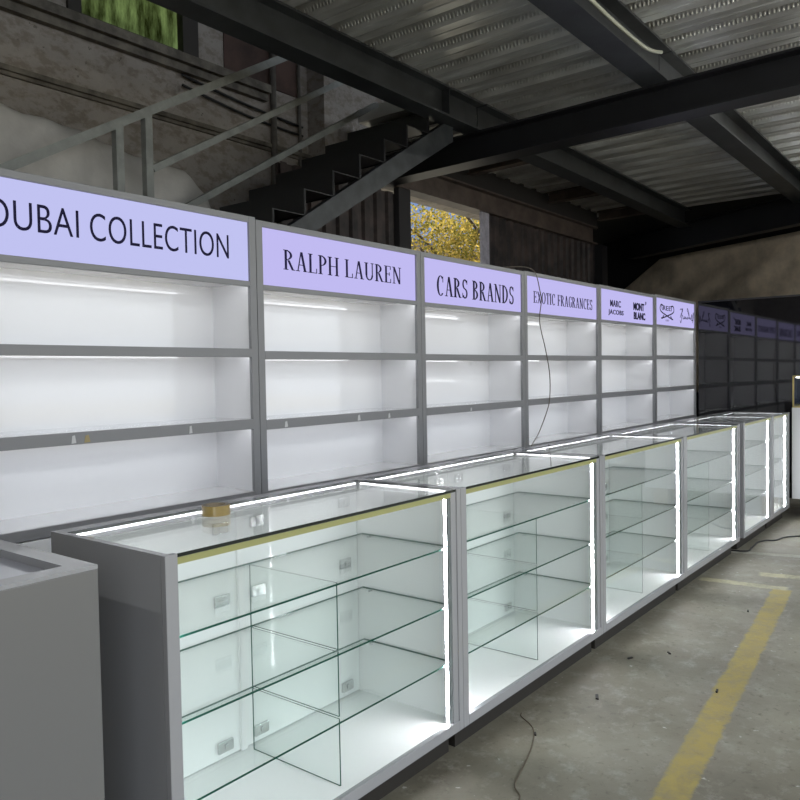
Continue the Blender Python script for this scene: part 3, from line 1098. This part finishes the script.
# ================================================================ WHITE SHOWCASE AT THE RIGHT EDGE
ws = thing('glass_showcase', 'white showcase with a brass edged glass top on wooden blocks at the right edge', 'showcase', (5.20, -2.45, 0))
SW, SD = 0.52, 1.285
MB().box(0, SW, 0, SD, 0.172, 0.985).build('cabinet', 'base_white', ws, bevel=0.002)
for bx in (0.06, 0.34):
    for by in (0.06, SD - 0.22):
        MB().box(bx, bx + 0.12, by, by + 0.14, 0.0, 0.1715).build('foot_block', 'wood', ws)
g = MB()
for x0 in (0.004, SW - 0.016):
    for y0 in (0.004, SD - 0.016):
        g.box(x0, x0 + 0.012, y0, y0 + 0.012, 0.9855, 1.268)
for z in (0.9855, 1.258):
    g.box(0.016, SW - 0.016, 0.004, 0.016, z, z + 0.010).box(0.016, SW - 0.016, SD - 0.016, SD - 0.004, z, z + 0.010)
    g.box(0.004, 0.016, 0.016, SD - 0.016, z, z + 0.010).box(SW - 0.016, SW - 0.004, 0.016, SD - 0.016, z, z + 0.010)
g.build('brass_frame', 'brass', ws)
MB().box(0.007, 0.012, 0.017, SD - 0.017, 0.996, 1.2575).build('glass_pane', 'glass', ws)
MB().box(0.017, SW - 0.017, 0.007, 0.012, 0.996, 1.2575).build('glass_pane', 'glass', ws)
MB().box(0.017, SW - 0.017, SD - 0.012, SD - 0.007, 0.996, 1.2575).build('glass_pane', 'glass', ws)
MB().box(0.017, SW - 0.017, 0.017, SD - 0.017, 1.2590, 1.2670).build('glass_top', 'glass', ws)
MB().box(SW - 0.034, SW - 0.018, 0.017, SD - 0.017, 0.996, 1.2575).build('back_board', 'navy_back', ws)
MB().box(0.018, 0.026, 0.03, SD - 0.03, 1.250, 1.2570).build('led_strip', 'led_counter', ws)

# ================================================================ SMALL THINGS
# packing tape roll
def ring(r0, r1, h, n=36):
    mb = MB()
    for i in range(n):
        a, b = 2 * math.pi * i / n, 2 * math.pi * (i + 1) / n
        c = [(math.cos(a), math.sin(a)), (math.cos(b), math.sin(b))]
        P = lambda r, k, z: (c[k][0] * r, c[k][1] * r, z)
        mb.poly([P(r1, 0, 0), P(r1, 1, 0), P(r1, 1, h), P(r1, 0, h)], 0)
        mb.poly([P(r0, 0, h), P(r0, 1, h), P(r0, 1, 0), P(r0, 0, 0)], 1)
        mb.poly([P(r1, 0, h), P(r1, 1, h), P(r0, 1, h), P(r0, 0, h)], 2)
        mb.poly([P(r0, 0, 0), P(r0, 1, 0), P(r1, 1, 0), P(r1, 0, 0)], 2)
    return mb


tp = thing('tape_roll', 'roll of brown packing tape lying on the nearest glass counter', 'tape', (-0.902, -0.822, CT + 0.0002))
ring(0.0305, 0.041, 0.030).build('tape_winding', ['tape', 'tape_core', 'tape_top'], tp)
ring(0.0275, 0.0303, 0.030).build('core', ['tape_core', 'tape_core', 'tape_core'], tp)

pts = [(2.30, 0.14, 2.066), (2.40, 0.05, 2.078), (2.50, 0.012, 2.082), (2.585, -0.006, 2.068), (2.63, -0.012, 2.023), (2.668, -0.014, 1.933), (2.690, -0.014, 1.855), (2.662, -0.014, 1.70), (2.75, -0.014, 1.50),
       (2.809, -0.014, 1.32), (2.805, -0.014, 1.15), (2.755, -0.014, 1.05), (2.628, -0.014, 0.904), (2.525, -0.012, 0.825), (2.505, -0.010, 0.78)]
tag(MB().tube(smooth_path(pts, 5), 0.0035, 6).build('hanging_wire', 'wire', smooth=True), 'thin brown wire hanging over the front of a lit wall unit', 'wire')

pts = [(3.585, -0.60, 0.006), (3.585, -0.95, 0.006), (3.61, -1.165, 0.006), (3.75, -1.175, 0.006), (3.86, -1.172, 0.006), (3.96, -1.168, 0.006), (4.03, -1.185, 0.006), (4.08, -1.21, 0.006), (4.12, -1.262, 0.006), (4.27, -1.296, 0.006), (4.377, -1.385, 0.006), (4.40, -1.50, 0.006), (4.55, -1.62, 0.006)]
tag(MB().tube(smooth_path(pts, 6), 0.006, 8).build('power_cable', 'cable', smooth=True), 'black power cable snaking over the floor near the far counters', 'cable')
pts = [(0.30, -1.156, 0.003), (0.274, -1.17, 0.003), (0.212, -1.254, 0.003), (0.092, -1.315, 0.003), (-0.05, -1.361, 0.003), (-0.18, -1.399, 0.003), (-0.233, -1.447, 0.003), (-0.33, -1.47, 0.003)]
tag(MB().tube(smooth_path(pts, 6), 0.0026, 6).build('string', 'string', smooth=True), 'thin brown string lying on the floor below the second glass counter', 'string')
for k, (x, y, l, w, a, lab) in enumerate(((0.613, -1.334, 0.045, 0.014, 0.4, 'largest dark chip on the floor, in front of the second counter'),
                                          (1.108, -1.28, 0.030, 0.010, -0.5, 'dark chip on the floor close to the plinth of the third counter'),
                                          (0.958, -1.712, 0.030, 0.009, 0.1, 'dark chip on the floor at the edge of the yellow line'),
                                          (1.275, -1.405, 0.026, 0.008, 0.7, 'small dark chip on the floor beyond the largest chip, left of the yellow line'),
                                          (0.174, -1.283, 0.022, 0.010, 0.5, 'small dark chip lying next to the brown string'),
                                          (2.155, -1.541, 0.028, 0.009, 0.2, 'dark chip on the floor near the far end of the yellow line'))):
    mb = MB().prism([(-l / 2, -w / 2, 0.0), (l / 2, -w * 0.35, 0.0), (l * 0.45, w / 2, 0.0), (-l * 0.4, w * 0.4, 0.0)], (0, 0, 0.006))
    o = mb.build('debris_chip', 'chip', None, (x, y, 0.0003))
    o.rotation_euler = (0, 0, a)
    tag(o, lab, 'debris', 'dark chips on the floor')

# cream conduit sagging along the purlin
pts = [(0.7, -0.805, 3.45), (1.75, -0.80, 3.435), (2.15, -0.80, 3.425), (2.60, -0.80, 3.43), (2.78, -0.805, 3.45), (2.90, -0.82, 3.475)]
tag(MB().tube(smooth_path(pts, 6), 0.012, 8).build('cable_conduit', 'conduit', smooth=True), 'cream plastic conduit running along the roof beam above the aisle', 'conduit')

# ================================================================ TUBE LAMPS: ONE SEEN, THE OTHERS ADDED AS UNSEEN FILL
def batten(x, y, z, rotz, label):
    t = thing('tube_light', label, 'lamp', (x, y, z), rotz, 'tube lights under the steel deck')
    MB().box(-0.6, 0.6, -0.035, 0.035, 0.03, 0.085).build('housing', 'lamp_body', t, bevel=0.004)
    MB().tube([(-0.575, 0, 0.013), (0.575, 0, 0.013)], 0.014, 12).build('tube', 'tube', t)
    for s in (-1, 1):
        MB().box(s * 0.588 - 0.012, s * 0.588 + 0.012, -0.018, 0.018, -0.006, 0.0295).build('end_cap', 'lamp_body', t)
        MB().tube([(s * 0.4, 0, 0.085), (s * 0.4, 0, 3.577 - z)], 0.004, 6).build('hanger', 'wire', t)
    return t


batten(5.33, -1.86, 3.29, math.pi / 2, 'tube light at the right edge, only its end in view below the deck')
batten(-0.6, -3.7, 2.6, 0, 'added unseen fill tube over the aisle opposite the nearest glass counter')  # out of view, added to raise the room light
batten(2.2, -3.7, 2.6, 0, 'added unseen fill tube over the aisle opposite the last counters')  # out of view, added fill for floor and deck

batten(-3.7, -1.3, 3.0, math.pi / 2, 'added unseen fill tube near the left end, beyond the closed counter')  # out of view, added to brighten the nearest counter's left side
batten(6.7, -2.6, 2.6, 1.1, 'added unseen fill tube at the far right end of the aisle')  # out of view, added to brighten the tarpaulin

# ================================================================ STAIRCASE
st = thing('staircase', 'dark steel staircase with grey railing rising behind the display units', 'staircase', (-2.55, 1.3, 0))
OX, OY = -2.55, 1.3
SL = 0.609
def zs(x):            # nosing line
    return 2.548 + (x - 1.219) * SL
RUN = 0.2755
RISE = RUN * SL
lo_x = 1.219 - 2.548 / SL
for y, nm in ((0.92, 'stringer'), (1.72, 'stringer')):
    xa, xb = lo_x + 0.33, 2.93
    mb = MB()
    za, zb2 = zs(xa) - 0.27, zs(xb) - 0.27
    P = [(xa - OX, y - 0.03 - OY, za - 0.095 / 1), (xb - OX, y - 0.03 - OY, zb2 - 0.095), (xb - OX, y - 0.03 - OY, zb2 + 0.095), (xa - OX, y - 0.03 - OY, za + 0.095)]
    P[0] = (P[0][0], P[0][1], max(P[0][2], 0.0))
    mb.prism(P, (0, 0.012, 0))
    # channel flanges
    for s in (-1, 1):
        mb.bar((xa - OX, y + 0.004 - OY, max(za + s * 0.088, 0.01)), (xb - OX, y + 0.004 - OY, zb2 + s * 0.088), 0.055, 0.012)
    o = mb.build(nm, 'stair', st)
k = 0
x = 1.219 + 6 * RUN
while zs(x) > 0.1:
    if x < 2.75:
        z = zs(x)
        sp = MB()
        sp.box(x - OX, x + 0.008 - OX, 0.90 - OY, 1.74 - OY, z - RISE - 0.012, z)               # riser plate
        sp.box(x + 0.008 - OX, x + RUN - OX - 0.001, 0.90 - OY, 1.74 - OY, z - 0.006, z)         # tread plate
        sp.prism([(x + 0.004 - OX, 0.90 - OY, z - RISE), (x + 0.016 - OX, 0.90 - OY, z - RISE), (x + 0.016 - OX, 0.90 - OY, z - 0.006), (x + 0.004 - OX, 0.90 - OY, z - 0.006)], (0, 0.006, 0))
        sp.build('step', 'step', st)
    x -= RUN
YR = 1.75
def rail(nm, x0, z0, x1, z1, w):
    return MB().bar((x0 - OX, YR - OY, z0), (x1 - OX, YR - OY, z1), w, w).build(nm, 'rail', st)
rail('handrail', -0.75, 2.249, 2.55, 4.193, 0.055)
rail('mid_rail', 0.68, 2.712, 2.75, 3.925, 0.045)
rail('lower_rail', 0.30, 2.122, 3.00, 3.735, 0.045)
for px, zt in ((0.438, 2.93), (0.650, 3.055)):
    MB().box(px - 0.026 - OX, px + 0.026 - OX, YR - 0.026 - OY, YR + 0.026 - OY, zs(px) - 0.30, zt).build('post', 'rail', st)

# pale plastic sheet over a tall stack
def lump():
    me = bpy.data.meshes.new('plastic_sheet')
    bm = bmesh.new()
    nx, nz = 60, 40
    def top(x):
        return 3.02 - 0.13 * (x + 0.2) if x < 1.1 else 2.85 - (x - 1.1) ** 2 * 2.6
    rows = []
    for i in range(nx + 1):
        u = i / nx
        x = -2.2 + 3.58 * u
        r = []
        zt = top(x) if x < 1.34 else top(1.34) - 0.1
        for j in range(nz + 1):
            v = j / nz
            a = v * math.pi
            # arch section from the front foot over the top to the back foot
            y = 2.18 - 0.22 * (abs(math.cos(a)) ** 0.35) * (1 if math.cos(a) > 0 else -1)
            z = zt * (abs(math.sin(a)) ** 0.22)
            w = 0.02 * math.sin(x * 9 + z * 6) + 0.012 * math.sin(x * 23 - z * 11)
            r.append(bm.verts.new((x, y - w * (0.8 if v < 0.5 else 0.2), z + 0.3 * w * math.sin(a))))
        rows.append(r)
    for i in range(nx):
        for j in range(nz):
            bm.faces.new((rows[i][j], rows[i][j + 1], rows[i + 1][j + 1], rows[i + 1][j]))
    bm.faces.new(rows[0])
    bm.faces.new(list(reversed(rows[-1])))
    bmesh.ops.recalc_face_normals(bm, faces=bm.faces)
    bm.to_mesh(me)
    bm.free()
    me.materials.append(M['plastic'])
    me.polygons.foreach_set('use_smooth', [True] * len(me.polygons))
    o = bpy.data.objects.new('plastic_sheet', me)
    COL.objects.link(o)
    return o


tag(lump(), 'pale plastic sheet over a tall stack behind the staircase railing', 'sheet')

# pipes and cables on the concrete wall
for k, (x, y, r, z0, z1, lab) in enumerate(((2.52, YC - 0.045, 0.030, 0, 5.6, 'thicker grimy vertical pipe on the concrete wall behind the stair rails'),
                                            (2.86, YC - 0.03, 0.018, 0, 5.6, 'thin grimy vertical pipe on the concrete wall near the pier'))):
    tag(MB().tube([(x, y, z0), (x, y, z1)], r, 10).build('wall_pipe', 'pipe', smooth=True), lab, 'pipe', 'vertical pipes on the concrete wall')
for k, (z, sag, lab) in enumerate(((3.78, 0.05, 'upper dark cable sagging along the concrete wall above the stair rails'),
                                   (3.70, 0.09, 'lower dark cable sagging along the concrete wall above the stair rails'))):
    pts = [(1.55 + 0.15 * i, YC - 0.03, z - 0.10 * i / 9 - 0.3 * sag * math.sin(math.pi * i / 9)) for i in range(10)]
    tag(MB().tube(smooth_path(pts, 3), 0.011, 6).build('wall_cable', 'cable', smooth=True), lab, 'cable', 'cables on the concrete wall')

# tan tarpaulin hanging below the far beam
def tarp():
    me = bpy.data.meshes.new('tarpaulin')
    bm = bmesh.new()
    A, B = Vector((7.35, -2.6, 0)), Vector((9.55, 1.63, 0))
    nx, nz = 90, 36
    rows = []
    for i in range(nx + 1):
        u = i / nx
        r = []
        for j in range(nz + 1):
            v = j / nz
            p = A.lerp(B, u * (1 + 0.95 * min(1 - v, 0.36)))
            z = 1.0 + 2.08 * v
            w = (0.07 * math.sin(u * 17 + v * 3.0) + 0.05 * math.sin(u * 9 - v * 7.5) + 0.035 * math.sin(u * 41 + v * 12) + 0.03 * math.sin(v * 19 + u * 6)) * (1.1 - v)
            r.append(bm.verts.new((p.x + 0.25 + w * 0.85, p.y - w * 0.5, z)))
        rows.append(r)
    for i in range(nx):
        for j in range(nz):
            bm.faces.new((rows[i][j], rows[i + 1][j], rows[i + 1][j + 1], rows[i][j + 1]))
    bm.to_mesh(me)
    bm.free()
    me.materials.append(M['tarp'])
    me.polygons.foreach_set('use_smooth', [True] * len(me.polygons))
    o = bpy.data.objects.new('tarpaulin', me)
    COL.objects.link(o)
    s = o.modifiers.new('thickness', 'SOLIDIFY')
    s.thickness = 0.006
    return o


tag(tarp(), 'tan crumpled tarpaulin hanging below the far roof beam', 'tarpaulin')

# ================================================================ OUTSIDE
struct(MB().box(-16, 34, -40, -9, -0.13, -0.02).build('ground', 'ground'))
struct(MB().box(-12, 34, 3.2, 34, -0.13, -0.02).build('ground', 'ground'))
tr = thing('tree', 'yellow green leafy tree seen through the wall opening', 'tree', (10.9, 6.1, -0.02))
tk = MB().tube(smooth_path([(0, 0, 0), (0.05, 0.02, 1.2), (-0.02, 0.0, 2.2), (0.1, 0, 3.0)], 5), 0.11, 10)
tk.build('trunk', 'bark', tr, smooth=True)
br = MB()
for k in range(11):
    a = k * 2.4
    z0 = 2.0 + 0.12 * k
    e = Vector((math.cos(a) * 1.7, math.sin(a) * 1.3, 1.2 + 0.1 * (k % 4)))
    br.tube(smooth_path([(0, 0, z0), (e.x * 0.5, e.y * 0.5, z0 + e.z * 0.65), (e.x, e.y, z0 + e.z)], 5), 0.025, 6)
br.tube(smooth_path([(0.6, -0.4, 3.0), (0.0, -0.7, 3.6), (-0.7, -0.9, 4.0), (-1.5, -1.0, 4.35)], 5), 0.03, 6)
br.build('branches', 'bark', tr, smooth=True)
lf = MB()
rnd = random.Random(11)
clumps = []
for k in range(70):
    a, b = rnd.uniform(0, 6.283), rnd.uniform(-0.5, 1.2)
    rr = rnd.uniform(0.5, 1.0)
    clumps.append((2.0 * rr * math.cos(a) * math.cos(b), 1.3 * rr * math.sin(a) * math.cos(b), 3.75 + 1.1 * rr * math.sin(b)))
for c in clumps:
    for q in range(105):
        p = Vector((rnd.gauss(c[0], .26), rnd.gauss(c[1], .26), rnd.gauss(c[2], .17)))
        d = Vector((rnd.gauss(0, 1), rnd.gauss(0, 1), rnd.gauss(-.5, .7))).normalized()
        s = d.cross(Vector((rnd.gauss(0, 1), rnd.gauss(0, 1), rnd.gauss(0, 1)))).normalized()
        L, w = rnd.uniform(.07, .12), rnd.uniform(.014, .024)
        lf.poly([p, p + d * L * .5 + s * w, p + d * L, p + d * L * .5 - s * w])
lf.build('foliage', 'leaf', tr)
bd = thing('building', 'grey brown building with white railing far beyond the tree', 'building', (13, 9.5, -0.02))
MB().box(-4, 9, 0, 4, 0, 4.75).build('wall', 'facade', bd)
MB().prism([(-4.3, -0.5, 4.75), (9.3, -0.5, 4.75), (9.3, 4.4, 4.75), (-4.3, 4.4, 4.75)], (0, 0, 0.9)).build('roof', 'blue_roof', bd)
rl = MB()
rl.bar((-4, -0.9, 4.02), (9, -0.9, 4.35), 0.08, 0.10)
for k in range(9):
    rl.box(-3.9 + k * 1.5, -3.83 + k * 1.5, -0.93, -0.87, 0, 4.05 + 0.03 * k)
rl.build('railing', 'white_rail', bd)
